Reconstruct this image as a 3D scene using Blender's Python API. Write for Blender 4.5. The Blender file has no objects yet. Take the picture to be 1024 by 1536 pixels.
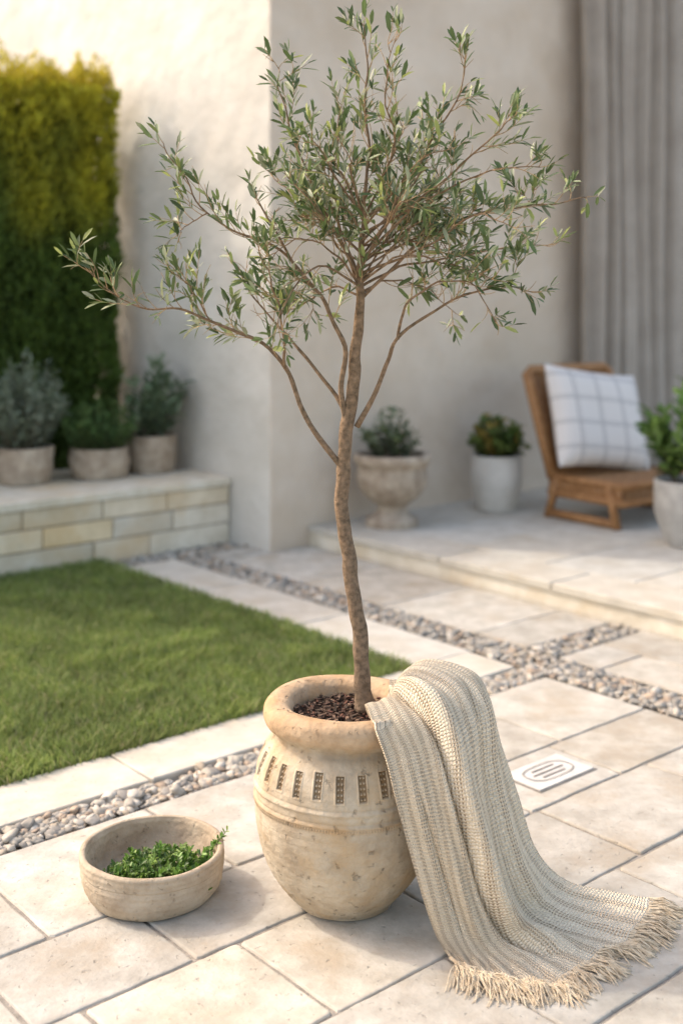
import bpy, math, random
import numpy as np
from mathutils import Vector, noise
random.seed(7); rng=np.random.default_rng(7)
scene=bpy.context.scene
ANG=math.radians(40.6); CA,SA=math.cos(ANG),math.sin(ANG)
def UV(u,v,z=0.0): return (u*CA-v*SA, u*SA+v*CA, z)
def link(o,parent=None):
    scene.collection.objects.link(o)
    if parent is not None: o.parent=parent
    return o
def empty(name):
    return link(bpy.data.objects.new(name,None))
def mesh(name,verts,faces,mat,parent=None,smooth=False,col=None,uv=None):
    me=bpy.data.meshes.new(name)
    V=np.asarray(verts,dtype=np.float32)
    if isinstance(faces,np.ndarray):
        n,k=faces.shape
        me.vertices.add(len(V)); me.vertices.foreach_set('co',V.ravel())
        me.loops.add(n*k); me.loops.foreach_set('vertex_index',faces.astype(np.int32).ravel())
        me.polygons.add(n); me.polygons.foreach_set('loop_start',np.arange(0,n*k,k,dtype=np.int32))
        me.polygons.foreach_set('loop_total',np.full(n,k,dtype=np.int32))
        me.update(calc_edges=True)
    else:
        me.from_pydata(V.tolist(),[],faces)
    me.validate()
    if col is not None:
        c=np.ones((len(V),4),dtype=np.float32); c[:,:3]=np.asarray(col)[:,:3]
        a=me.color_attributes.new(name='Col',type='FLOAT_COLOR',domain='POINT')
        a.data.foreach_set('color',c.ravel())
    if uv is not None:
        l=me.uv_layers.new(name='UVMap'); idx=np.zeros(len(me.loops),dtype=np.int32)
        me.loops.foreach_get('vertex_index',idx)
        l.data.foreach_set('uv',np.asarray(uv,dtype=np.float32)[idx].ravel())
    if smooth: me.polygons.foreach_set('use_smooth',[True]*len(me.polygons))
    for m in (mat if isinstance(mat,list) else [mat]): me.materials.append(m)
    return link(bpy.data.objects.new(name,me),parent)

# ---------------- materials
def mat(name,c1,c2,scale=5,rough=.8,bump=.3,bscale=40,attr=False,c3=None,dist=.01,spec=.3,trans=0,detail=8,mid=(.35,.65),pits=0,pitfac=.2,c3s=.37):
    m=bpy.data.materials.new(name); m.use_nodes=True; nt=m.node_tree; N=nt.nodes; L=nt.links
    b=N['Principled BSDF']; b.inputs['Roughness'].default_value=rough
    b.inputs['Specular IOR Level'].default_value=spec
    tc=N.new('ShaderNodeTexCoord')
    n1=N.new('ShaderNodeTexNoise'); n1.inputs['Scale'].default_value=scale; n1.inputs['Detail'].default_value=detail; n1.inputs['Roughness'].default_value=.62
    L.new(tc.outputs['Object'],n1.inputs['Vector'])
    r=N.new('ShaderNodeValToRGB'); r.color_ramp.elements[0].position=mid[0]; r.color_ramp.elements[1].position=mid[1]
    r.color_ramp.elements[0].color=(*c1,1); r.color_ramp.elements[1].color=(*c2,1)
    L.new(n1.outputs['Fac'],r.inputs['Fac']); out=r.outputs['Color']
    if c3 is not None:
        n3=N.new('ShaderNodeTexNoise'); n3.inputs['Scale'].default_value=scale*c3s; n3.inputs['Detail'].default_value=7; n3.inputs['Roughness'].default_value=.65
        mp=N.new('ShaderNodeMapping'); mp.inputs['Location'].default_value=(3.3,7.1,1.7)
        L.new(tc.outputs['Object'],mp.inputs['Vector']); L.new(mp.outputs['Vector'],n3.inputs['Vector'])
        r3=N.new('ShaderNodeValToRGB'); r3.color_ramp.elements[0].position=.48; r3.color_ramp.elements[1].position=.70
        L.new(n3.outputs['Fac'],r3.inputs['Fac'])
        mx=N.new('ShaderNodeMixRGB'); mx.inputs['Color2'].default_value=(*c3,1)
        L.new(r3.outputs['Color'],mx.inputs['Fac']); L.new(out,mx.inputs['Color1']); out=mx.outputs['Color']
    if attr:
        a=N.new('ShaderNodeAttribute'); a.attribute_name='Col'
        mx=N.new('ShaderNodeMixRGB'); mx.blend_type='MULTIPLY'; mx.inputs['Fac'].default_value=1
        L.new(out,mx.inputs['Color1']); L.new(a.outputs['Color'],mx.inputs['Color2']); out=mx.outputs['Color']
    L.new(out,b.inputs['Base Color'])
    if bump>0:
        n2=N.new('ShaderNodeTexNoise'); n2.inputs['Scale'].default_value=bscale; n2.inputs['Detail'].default_value=8
        L.new(tc.outputs['Object'],n2.inputs['Vector'])
        h=n2.outputs['Fac']
        if pits>0:
            n4=N.new('ShaderNodeTexNoise'); n4.inputs['Scale'].default_value=pits; n4.inputs['Detail'].default_value=6
            L.new(tc.outputs['Object'],n4.inputs['Vector'])
            r4=N.new('ShaderNodeValToRGB'); r4.color_ramp.elements[0].position=.27; r4.color_ramp.elements[1].position=.37
            L.new(n4.outputs['Fac'],r4.inputs['Fac'])
            ad=N.new('ShaderNodeMath'); ad.operation='ADD'; L.new(h,ad.inputs[0]); L.new(r4.outputs['Color'],ad.inputs[1]); h=ad.outputs[0]
            mp2=N.new('ShaderNodeMixRGB'); mp2.blend_type='MULTIPLY'; mp2.inputs['Fac'].default_value=pitfac
            L.new(out,mp2.inputs['Color1']); L.new(r4.outputs['Color'],mp2.inputs['Color2']); L.new(mp2.outputs['Color'],b.inputs['Base Color'])
        bp=N.new('ShaderNodeBump'); bp.inputs['Strength'].default_value=bump; bp.inputs['Distance'].default_value=dist
        L.new(h,bp.inputs['Height']); L.new(bp.outputs['Normal'],b.inputs['Normal'])
    if trans>0:
        t=N.new('ShaderNodeBsdfTranslucent'); L.new(out,t.inputs['Color'])
        ms=N.new('ShaderNodeMixShader'); ms.inputs['Fac'].default_value=trans
        L.new(b.outputs['BSDF'],ms.inputs[1]); L.new(t.outputs['BSDF'],ms.inputs[2])
        L.new(ms.outputs['Shader'],N['Material Output'].inputs['Surface'])
    return m
W1=(1,1,1); W0=(.8,.8,.8)
M_stone=mat('limestone_paving',(.36,.335,.285),(.53,.50,.44),9,.75,.6,60,attr=True,c3=(.38,.325,.25),dist=.004,pits=55,pitfac=.2,c3s=.45)
M_edge=mat('limestone_edging',(.46,.43,.37),(.57,.54,.475),9,.75,.6,50,attr=True,c3=(.46,.41,.33),dist=.004,pits=60,pitfac=.16,c3s=.45)
M_grout=mat('grout',(.22,.20,.17),(.32,.29,.25),30,.95,.6,90)
M_ground=mat('soil_ground',(.14,.12,.09),(.22,.19,.15),3,.95,.5,20)
M_mortar=mat('mortar',(.26,.22,.17),(.36,.31,.25),30,.95,.5,60)
M_peb=mat('pebble',W0,W1,60,.7,.3,120,attr=True,dist=.002)
M_gbed=mat('gravel_bed',(.22,.20,.17),(.42,.38,.33),60,.95,1,90)
M_wall=mat('plaster_white',(.56,.54,.49),(.68,.66,.61),1.6,.9,.6,4,dist=.05,c3=(.55,.515,.455))
M_wallb=mat('plaster_beige',(.58,.485,.385),(.68,.59,.49),1.4,.9,.6,4,dist=.05,c3=(.54,.44,.335))
M_block=mat('sandstone_block',(.58,.51,.39),(.74,.68,.57),6,.85,.5,35,attr=True,c3=(.62,.48,.30),dist=.008)
M_pot=mat('aged_terracotta',(.36,.29,.205),(.52,.45,.345),13,.9,.8,55,c3=(.46,.33,.19),dist=.006,pits=45,attr=True,pitfac=.2,c3s=.45,spec=.15)
M_bowl=mat('stone_bowl_clay',(.33,.26,.185),(.45,.375,.28),16,.9,.7,80,c3=(.47,.40,.31),dist=.005,pits=70,spec=.15)
M_soil=mat('potting_soil',(.035,.022,.015),(.10,.06,.04),40,.95,1,80,dist=.01)
M_chip=mat('bark_chip',W0,W1,30,.9,.5,80,attr=True)
M_bark=mat('olive_bark',(.09,.07,.05),(.22,.165,.12),70,.9,.9,90,dist=.005,attr=True)
M_leaf=mat('olive_leaf',W0,W1,20,.45,0,attr=True,spec=.5,trans=.3)
M_fol=mat('foliage',W0,W1,8,.6,0,attr=True,trans=.3)
M_grass=mat('grass_blade',W0,W1,3,.6,0,attr=True,trans=.4)
M_lawnb=mat('lawn_base',(.05,.08,.02),(.08,.12,.03),8,.9,.5,60)
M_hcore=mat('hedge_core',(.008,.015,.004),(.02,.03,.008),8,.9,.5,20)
M_conc=mat('pale_concrete',(.50,.47,.42),(.62,.59,.54),6,.8,.3,60)
M_grey=mat('grey_concrete',(.27,.265,.25),(.42,.41,.39),8,.85,.4,60)
M_urn=mat('urn_stone',(.27,.21,.155),(.46,.385,.30),12,.85,.6,50)
M_rat=mat('rattan',(.24,.115,.045),(.38,.20,.085),25,.6,.6,120,dist=.004)
M_curt=mat('linen_curtain',(.39,.34,.29),(.47,.42,.365),3,.9,.25,250,trans=.15)
M_metal=mat('drain_stone',(.50,.48,.45),(.60,.58,.54),20,.6,.3,80)
M_dark=mat('dark_recess',(.16,.15,.13),(.24,.22,.20),20,.8,.2,80)
M_rod=mat('dark_metal',(.03,.03,.03),(.06,.055,.05),20,.4,0)

# ---------------- geometry helpers
def tubes(segs,sides=6):
    V=[];F=[]
    for pts,rad in segs:
        P=[Vector(p) for p in pts]; n=len(P); base=len(V)
        t0=(P[1]-P[0]).normalized(); a=t0.orthogonal().normalized()
        for i in range(n):
            t=(P[min(i+1,n-1)]-P[max(i-1,0)])
            t=t.normalized() if t.length>1e-9 else t0
            a=(a-t*a.dot(t)); a=a.normalized() if a.length>1e-6 else t.orthogonal().normalized()
            b=t.cross(a)
            for k in range(sides):
                an=2*math.pi*k/sides
                V.append(P[i]+(a*math.cos(an)+b*math.sin(an))*rad[i])
        for i in range(n-1):
            for k in range(sides):
                k2=(k+1)%sides
                F.append((base+i*sides+k,base+i*sides+k2,base+(i+1)*sides+k2,base+(i+1)*sides+k))
        F.append(tuple(base+k for k in range(sides))[::-1]); F.append(tuple(base+(n-1)*sides+k for k in range(sides)))
    return V,F
def spline(pts,per=6):
    P=[np.array(p,float) for p in pts]; P=[2*P[0]-P[1]]+P+[2*P[-1]-P[-2]]; out=[]
    for i in range(1,len(P)-2):
        for k in range(per):
            t=k/per
            out.append(.5*((2*P[i])+(-P[i-1]+P[i+1])*t+(2*P[i-1]-5*P[i]+4*P[i+1]-P[i+2])*t*t+(-P[i-1]+3*P[i]-3*P[i+1]+P[i+2])*t**3))
    out.append(P[-2]); return np.array(out)
def leaves(name,P,D,N,Ln,Wd,col,m,parent=None,curl=.12):
    P=np.array(P);D=np.array(D);N=np.array(N);Ln=np.array(Ln)[:,None];Wd=np.array(Wd)[:,None];col=np.array(col)
    D/=np.linalg.norm(D,axis=1,keepdims=True)+1e-9
    S=np.cross(D,N);S/=np.linalg.norm(S,axis=1,keepdims=True)+1e-9
    N=np.cross(S,D)
    T=[(0,0,0),(.28,-.42,.06),(.28,0,0),(.28,.42,.06),(.74,-.43,.05),(.74,0,0),(.74,.43,.05),(1,0,0)]
    n=len(P);V=np.zeros((n,8,3))
    for i,(t,s,l) in enumerate(T):
        V[:,i]=P+D*Ln*t+S*Wd*s+N*(Wd*l*3-Ln*curl*t*t)
    tri=[(0,2,1),(0,3,2),(4,5,7),(5,6,7)]
    b=np.arange(n)*8
    F=(np.array([[a,bb,c] for a,bb,c in tri+[(1,2,5),(1,5,4),(2,3,6),(2,6,5)]])[None]+b[:,None,None]).reshape(-1,3)
    C=np.repeat(col,8,axis=0)
    return mesh(name,V.reshape(-1,3),F,m,parent,smooth=True,col=C)
def lathe(name,prof,c,m,parent=None,segs=64,per=4,disp=None,smooth=True):
    pr=spline(prof,per) if per>1 else np.array(prof)
    th=np.linspace(0,2*np.pi,segs,endpoint=False)
    R=np.repeat(pr[:,0:1],segs,1);Z=np.repeat(pr[:,1:2],segs,1);T=np.repeat(th[None],len(pr),0)
    if disp: R=R+disp(T,Z,R)
    V=np.stack([c[0]+R*np.cos(T),c[1]+R*np.sin(T),c[2]+Z],-1).reshape(-1,3)
    i=np.arange(len(pr)-1)[:,None]*segs;k=np.arange(segs)[None];k2=(k+1)%segs
    F=np.stack([i+k,i+k2,i+segs+k2,i+segs+k],-1).reshape(-1,4)
    return mesh(name,V,F,m,parent,smooth=smooth,col=np.ones((len(V),3)))
def boxm(name,pts8,m,parent=None,bev=0.0):
    F=[(0,3,2,1),(4,5,6,7),(0,1,5,4),(1,2,6,5),(2,3,7,6),(3,0,4,7)]
    o=mesh(name,pts8,F,m,parent,col=np.ones((8,3)))
    if bev:
        b=o.modifiers.new('b','BEVEL');b.width=bev;b.segments=2
    return o
def uvbox(name,u0,u1,v0,v1,z0,z1,m,parent=None,bev=0.0):
    return boxm(name,[UV(u0,v0,z0),UV(u1,v0,z0),UV(u1,v1,z0),UV(u0,v1,z0),UV(u0,v0,z1),UV(u1,v0,z1),UV(u1,v1,z1),UV(u0,v1,z1)],m,parent,bev)
def sheet(name,rects,z,m,parent=None):
    V=[];F=[]
    for (u0,u1,v0,v1) in rects:
        b=len(V);V+=[UV(u0,v0,z),UV(u1,v0,z),UV(u1,v1,z),UV(u0,v1,z)];F.append((b,b+1,b+2,b+3))
    return mesh(name,V,F,m,parent)

# ---------------- ground, paving
mesh('ground',[(-150,-150,-.04),(150,-150,-.04),(150,150,-.04),(-150,150,-.04)],[(0,1,2,3)],M_ground)
def slabs(name,rects,ztop,m,parent=None,th=.03,gap=.005,jit=.0020,var=.14):
    V=[];F=[];C=[]
    for (u0,u1,v0,v1) in rects:
        gp=gap*random.uniform(.7,1.3)
        u0+=gp;u1-=gp;v0+=gp;v1-=gp
        if u1-u0<.03 or v1-v0<.03: continue
        rc=.010
        ring=[]
        def side(a,b):
            n=max(2,int(math.dist(a,b)/.05))
            for k in range(n):
                t=k/n; ring.append((a[0]+(b[0]-a[0])*t,a[1]+(b[1]-a[1])*t))
        side((u0+rc,v0),(u1-rc,v0));ring.append((u1-rc*.7,v0));ring.append((u1-rc*.2,v0+rc*.2))
        side((u1,v0+rc),(u1,v1-rc));ring.append((u1,v1-rc*.7));ring.append((u1-rc*.2,v1-rc*.2))
        side((u1-rc,v1),(u0+rc,v1));ring.append((u0+rc*.7,v1));ring.append((u0+rc*.2,v1-rc*.2))
        side((u0,v1-rc),(u0,v0+rc));ring.append((u0,v0+rc*.7));ring.append((u0+rc*.2,v0+rc*.2))
        ring=[(a+random.uniform(-jit,jit),b+random.uniform(-jit,jit)) for a,b in ring]
        cu,cv=(u0+u1)/2,(v0+v1)/2;dz=random.uniform(-.0012,.0012);n=len(ring);b=len(V)
        tu=random.uniform(-.002,.002);tv=random.uniform(-.002,.002)
        def zz(p,o): return ztop+dz+tu*(p[0]-cu)+tv*(p[1]-cv)-o
        for ins,o in ((0,th),(0,.005),(.0022,.0012),(.006,0)):
            for p in ring:
                q=(p[0]+np.sign(cu-p[0])*min(ins,abs(cu-p[0])) if abs(p[0]-cu)>(u1-u0)/2-.012 else p[0],
                   p[1]+np.sign(cv-p[1])*min(ins,abs(cv-p[1])) if abs(p[1]-cv)>(v1-v0)/2-.012 else p[1])
                V.append(UV(q[0],q[1],zz(p,o)))
        for l in range(3):
            for k in range(n):
                k2=(k+1)%n;F.append((b+l*n+k,b+l*n+k2,b+(l+1)*n+k2,b+(l+1)*n+k))
        F.append(tuple(b+3*n+k for k in range(n)))
        g=1+random.uniform(-var,var*.6);w=random.uniform(-.015,.02)
        C+=[(g*(1+w),g,g*(1-w*1.6))]*(4*n)
    return mesh(name,V,F,m,parent,col=C)
def ashlar(u0,u1,v0,v1,rows,lmin,lmax,alongu=True):
    out=[];a=(v1 if alongu else u1);lim=(v0 if alongu else u0);i=0
    while a>lim+.02:
        h=rows[i%len(rows)];i+=1;b=max(lim,a-h)
        if b-lim<.12:b=lim
        s=(u0 if alongu else v0)-random.uniform(0,.4);e=(u1 if alongu else v1);s0=(u0 if alongu else v0)
        while s<e-.01:
            l=random.uniform(lmin,lmax);t=s+l
            if e-t<.2:t=e
            ss=max(s,s0)
            if t>ss+.04: out.append((ss,t,b,a) if alongu else (b,a,ss,t))
            s=t
        a=b
    return out
pv=empty('stone_paving')
reg=[(-2.5,3.64,-2.5,3.0),(3.88,4.48,3.30,5.55),(3.88,4.195,5.55,5.75),(3.88,4.48,-2.5,3.13)]
R=ashlar(-2.5,3.64,-2.5,3.0,[.47,.30,.36,.38,.30,.42,.38],.38,.74)
R+=ashlar(3.88,4.48,3.30,5.55,[.6],.55,.9,False)+[(3.88,4.195,5.55,5.75)]
R+=ashlar(3.88,4.48,-2.5,3.13,[.3,.3],.5,.85,False)
slabs('paving_slabs',R,0,M_stone,pv)
sheet('joints',reg,-.006,M_grout,pv)
ed=empty('stone_edging')
E=[]
s=-2.5
while s<3.64:
    l=random.uniform(.9,1.3);t=min(3.64,s+l)
    if 3.64-t<.5:t=3.64
    E.append((s,t,3.15,3.42));s=t
s=3.42
while s<5.75:
    l=random.uniform(.6,.9);t=min(5.75,s+l)
    if 5.75-t<.3:t=5.75
    E.append((3.3,3.66,s,t));s=t
slabs('edging_slabs',E,.004,M_edge,ed,gap=.003,th=.04,var=.07)
sheet('edging_joints',[(-2.5,3.64,3.152,3.418),(3.302,3.658,3.42,5.75)],-.012,M_grout,ed)
# terrace
te=empty('terrace')
uvbox('terrace_base',4.50,9.8,-2.5,5.55,-.03,.085,M_block,te)
T=[(4.48,4.80,a,b) for a,b in zip(np.arange(-2.5,5.2,.77),list(np.arange(-2.5,5.2,.77)[1:])+[5.55])]
T+=ashlar(4.80,9.8,-2.5,5.55,[.55,.45,.6],.6,1.0)
slabs('terrace_slabs',T,.12,M_edge,te,th=.037,gap=.003,var=.05)
sheet('terrace_joints',[(4.5,9.8,-2.5,5.55)],.112,M_grout,te)

# gravel
gr=empty('gravel')
G=[(-2.5,3.64,3.0,3.15),(3.66,3.88,-2.5,5.75),(3.88,4.48,3.13,3.30),(3.3,4.195,5.75,5.955),(3.64,3.66,-2.5,3.42)]
sheet('gravel_bed',G,-.022,M_gbed,gr)
def pebbles(rects,dens,smin,smax,sub,nm):
    import bmesh
    bm=bmesh.new();bmesh.ops.create_icosphere(bm,subdivisions=sub,radius=1)
    B=np.array([v.co for v in bm.verts]);Fb=np.array([[v.index for v in f.verts] for f in bm.faces]);bm.free()
    VV=[];FF=[];CC=[];o=0
    for (u0,u1,v0,v1) in rects:
        n=int((u1-u0)*(v1-v0)*dens)
        for i in range(n):
            s=random.uniform(smin,smax)*(1 if random.random()<.82 else 1.6)
            u=random.uniform(u0+s*.7,u1-s*.7) if u1-u0>2*s else (u0+u1)/2
            v=random.uniform(v0+s*.7,v1-s*.7)
            a=random.uniform(0,6.28);sx,sy,sz=s*random.uniform(.8,1.3),s*random.uniform(.6,.95),s*random.uniform(.4,.65)
            f=1+.25*np.sin(B@rng.normal(0,2,3)+random.uniform(0,6))+.13*np.sin(B@rng.normal(0,4,3))
            Q=B*f[:,None]*np.array([sx,sy,sz])
            c,sn=math.cos(a),math.sin(a);tl=random.uniform(-.3,.3)
            X=Q[:,0]*c-Q[:,1]*sn;Y=Q[:,0]*sn+Q[:,1]*c;Z=Q[:,2]+X*tl
            x,y,_=UV(u,v)
            z=-.018+sz*.6+random.uniform(0,.010)
            VV.append(np.stack([X+x,Y+y,Z+z],1));FF.append(Fb+o);o+=len(B)
            g=random.choice([(.50,.46,.39),(.38,.35,.30),(.43,.37,.29),(.57,.53,.46),(.31,.29,.26),(.46,.36,.27),(.41,.38,.33)])
            k=random.uniform(.75,1.05);CC.append(np.tile(np.array(g)*k,(len(B),1)))
    mesh(nm,np.concatenate(VV),np.concatenate(FF),M_peb,gr,smooth=True,col=np.concatenate(CC))
pebbles([(.3,3.66,3.0,3.15)],4600,.008,.018,2,'pebbles_near')
pebbles([(3.66,3.88,1.2,5.75),(3.88,4.48,3.13,3.30),(3.3,4.195,5.75,5.955)],3000,.010,.018,1,'pebbles_far')

# ---------------- lawn
lw=empty('lawn')
sheet('lawn_soil',[(-2.5,3.3,3.42,5.955)],-.002,M_lawnb,lw)
n=150000
u=rng.uniform(.3,3.315,n);v=rng.uniform(3.40,5.95,n)
keep=rng.random(n)<np.clip(1.15-(v-3.4)*.2,0.5,1); u=u[keep];v=v[keep];n=len(u)
X=u*CA-v*SA;Y=u*SA+v*CA
cl=.5+.5*np.sin(X*9+np.sin(Y*7)*2)*np.sin(Y*11+np.cos(X*6)*2)
cl2=.5+.5*np.sin(X*27+np.sin(Y*19)*2)*np.sin(Y*31+np.cos(X*17)*2)
h=rng.uniform(.020,.048,n)*(.75+.35*cl+.25*cl2);w=rng.uniform(.0016,.0030,n)
a=rng.uniform(0,6.28,n);b=3*cl*2+rng.normal(0,1.3,n);ln=rng.uniform(.15,1.2,n)*h
P=np.stack([X,Y,np.full(n,-.002)],1);S=np.stack([np.cos(a),np.sin(a),0*a],1)*w[:,None];Dv=np.stack([np.cos(b),np.sin(b),0*b],1)*ln[:,None];Up=np.stack([0*h,0*h,h],1)
V=np.stack([P-S,P+S,P+Up*.55+Dv*.3-S*.8,P+Up*.55+Dv*.3+S*.8,P+Up+Dv],1).reshape(-1,3)
bb=np.arange(n)[:,None]*5
F=np.concatenate([bb+np.array([[0,1,3]]),bb+np.array([[0,3,2]]),bb+np.array([[2,3,4]])])
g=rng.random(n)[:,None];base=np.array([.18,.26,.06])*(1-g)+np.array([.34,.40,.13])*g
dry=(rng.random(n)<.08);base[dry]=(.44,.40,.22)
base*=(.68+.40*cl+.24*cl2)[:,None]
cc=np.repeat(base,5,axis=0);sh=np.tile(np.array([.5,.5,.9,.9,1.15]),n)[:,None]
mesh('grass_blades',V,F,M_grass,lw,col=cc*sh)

# ---------------- walls
wl=empty('garden_wall')
Hw=4.3
loop=[(4.2,5.55),(9.8,5.55),(9.8,5.85),(4.5,5.85),(4.5,10.5),(4.2,10.5)]
V=[UV(a,b,-.03) for a,b in loop]+[UV(a,b,Hw) for a,b in loop]
F=[tuple(range(6))[::-1],tuple(range(6,12))]+[(k,(k+1)%6,(k+1)%6+6,k+6) for k in range(6)]
o=mesh('plaster_wall',V,F,[M_wall,M_wallb],wl)
o.data.polygons[2].material_index=1
bv=o.modifiers.new('b','BEVEL');bv.width=.012;bv.segments=3
uvbox('wall_coping',4.16,4.54,5.51,10.54,Hw,Hw+.05,M_wall,wl)
uvbox('wall_coping_house',4.54,9.84,5.51,5.89,Hw,Hw+.05,M_wall,wl)

# raised bed
rb=empty('raised_planter_bed')
uvbox('bed_core',-2.5,4.195,5.975,7.8,-.03,.345,M_mortar,rb)
def blocks(name,rows,v0,v1,m,parent):
    Vv=[];Ff=[];Cc=[]
    for (z0,z1,lmin,lmax) in rows:
        s=-2.5-random.uniform(0,.3)
        while s<4.195:
            t=min(4.195,s+random.uniform(lmin,lmax))
            if 4.195-t<.15:t=4.195
            g=.0035;vv=v0+random.uniform(-.004,.003)
            b=len(Vv)
            bevel=.005
            a0,a1,c0,c1=s+g,t-g,z0+g,z1-g
            Vv+=[UV(a0,v1,c0),UV(a1,v1,c0),UV(a1,v1,c1),UV(a0,v1,c1),
                 UV(a0,vv+bevel,c0),UV(a1,vv+bevel,c0),UV(a1,vv+bevel,c1),UV(a0,vv+bevel,c1),
                 UV(a0+bevel,vv,c0+bevel),UV(a1-bevel,vv,c0+bevel),UV(a1-bevel,vv,c1-bevel),UV(a0+bevel,vv,c1-bevel)]
            for l in (0,4):
                for k in range(4):
                    k2=(k+1)%4;Ff.append((b+l+k,b+l+k2,b+l+4+k2,b+l+4+k))
            Ff.append((b+8,b+9,b+10,b+11));Ff.append((b+3,b+2,b+1,b))
            q=random.uniform(.82,1.08);wm=random.choice([(1,1,1),(1.03,.98,.90),(1.05,.94,.76),(1,1.0,1.0)])
            Cc+=[(q*wm[0],q*wm[1],q*wm[2])]*12
            s=t
    return mesh(name,Vv,Ff,m,parent,col=Cc)
blocks('bed_front_blocks',[(-.02,.12,.3,.62),(.12,.24,.25,.5),(.24,.352,.3,.6)],5.96,5.972,M_block,rb)
slabs('bed_cap',[(a,min(4.195,a+.85),5.945,6.40) for a in np.arange(-2.5,4.1,.85)],.40,M_block,rb,th=.046,gap=.001,var=.03)
slabs('bed_ledge',[(a,min(4.195,a+1.1),6.40,7.0) for a in np.arange(-2.5,4.1,1.1)],.398,M_block,rb,th=.046,gap=.001,var=.03)
sheet('bed_soil',[(-2.5,4.195,7.0,7.8)],.36,M_soil,rb)

# ---------------- hedge
hd=empty('hedge')
hu0,hu1,hv0,hv1,hz0,hz1=1.5,3.98,7.0,7.75,.38,2.90
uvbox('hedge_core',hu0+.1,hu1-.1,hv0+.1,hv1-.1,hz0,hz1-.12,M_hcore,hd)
P=[];D=[];N=[];Ln=[];Wd=[];C=[]
def lump(x,y,z): return noise.noise(Vector((x*4,y*4,z*2.2)))*.10+noise.noise(Vector((x*13,y*13,z*6)))*.07
for i in range(78000):
    r=random.random()
    if r<.60: uu,vv,zz,nn=hu1-(hu1-hu0)*random.random()**1.35,hv0,random.uniform(hz0,hz1),(0,-1,0)
    elif r<.71: uu,vv,zz,nn=hu1,random.uniform(hv0,hv1),random.uniform(hz0,hz1),(1,0,0)
    elif r<.77: uu,vv,zz,nn=hu0,random.uniform(hv0,hv1),random.uniform(hz0,hz1),(-1,0,0)
    else: uu,vv,zz,nn=hu1-(hu1-hu0)*random.random()**1.2,random.uniform(hv0,hv1),hz1,(0,0,1)
    x,y,_=UV(uu,vv); nx,ny,_=UV(nn[0],nn[1]); nv=np.array([nx,ny,nn[2]])
    lp=lump(x,y,zz); dep=random.uniform(-.09,.02)
    if nn[2]: lp+=max(0,noise.noise(Vector((x*9,y*9,3)))+.25)*.34*random.random()**.6
    p=np.array([x,y,zz])+nv*(lp+dep)
    d=nv*random.uniform(.2,.9)+np.array([0,0,random.uniform(.3,1.2)])+rng.normal(0,.35,3)
    P.append(p);D.append(d);N.append(nv+rng.normal(0,.5,3));Ln.append(random.uniform(.03,.065));Wd.append(random.uniform(.010,.02))
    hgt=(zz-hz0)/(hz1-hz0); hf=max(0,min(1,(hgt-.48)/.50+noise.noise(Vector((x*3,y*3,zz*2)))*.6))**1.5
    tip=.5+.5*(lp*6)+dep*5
    c=np.array([.075,.125,.022])*(1-hf)+np.array([.42,.40,.03])*hf  # yellow rising with height: sunlit upper foliage painted into the leaf colour
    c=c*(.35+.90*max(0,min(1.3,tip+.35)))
    if nn[2]: c=np.array([.66,.56,.05])*random.uniform(.6,1.1)  # top leaves bright yellow, sunlight put into their colour
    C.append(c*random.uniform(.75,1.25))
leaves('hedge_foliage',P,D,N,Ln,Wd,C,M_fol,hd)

# ---------------- shrubs
def shrub(parent,base,Rr,H,nst,nl,ll,lw_,cols,up=.5,stemr=.002,name='foliage',spread=.35,leafup=.3,stemcol=(.5,.5,.4)):
    P=[];D=[];N=[];Ln=[];Wd=[];C=[];st=[]
    for i in range(nst):
        a=random.uniform(0,6.283);r=Rr*math.sqrt(random.random());hh=H*(1-.45*(r/Rr)**2)*random.uniform(.6,1.05)
        p0=np.array(base)+np.array([math.cos(a),math.sin(a),0])*r*spread
        p2=np.array(base)+np.array([math.cos(a)*r,math.sin(a)*r,hh])
        p1=(p0+p2)/2+np.array([0,0,hh*.2*up])+rng.normal(0,.015,3)
        pts=[(1-t)**2*p0+2*t*(1-t)*p1+t*t*p2 for t in np.linspace(0,1,6)]
        st.append((pts,[stemr*(1-.6*k/5) for k in range(6)]))
        cm=random.choice(cols);kk=random.uniform(.75,1.2)
        for j in range(nl):
            t=random.uniform(.12,1)
            p=(1-t)**2*p0+2*t*(1-t)*p1+t*t*p2
            tg=2*(1-t)*(p1-p0)+2*t*(p2-p1);tg/=np.linalg.norm(tg)+1e-9
            q=rng.normal(0,1,3);q-=tg*q.dot(tg);q/=np.linalg.norm(q)
            d=q+tg*random.uniform(.3,1.0)+np.array([0,0,leafup])
            P.append(p);D.append(d);N.append(np.array([0,0,1])+q*.4+rng.normal(0,.3,3))
            Ln.append(ll*random.uniform(.65,1.15));Wd.append(lw_*random.uniform(.7,1.2))
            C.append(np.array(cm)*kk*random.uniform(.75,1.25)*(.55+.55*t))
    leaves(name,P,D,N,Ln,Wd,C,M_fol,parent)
    V,F=tubes(st,4);mesh(name+'_stems',V,F,M_bark,parent,col=np.tile(np.array(stemcol),(len(V),1)))
def soil(parent,c,r,z):
    th=np.linspace(0,2*np.pi,32,endpoint=False)
    V=[(c[0],c[1],z+.01)]+[(c[0]+r*math.cos(t),c[1]+r*math.sin(t),z) for t in th]
    mesh('soil',V,[(0,k+1,(k+1)%32+1) for k in range(32)],M_soil,parent)
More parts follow.
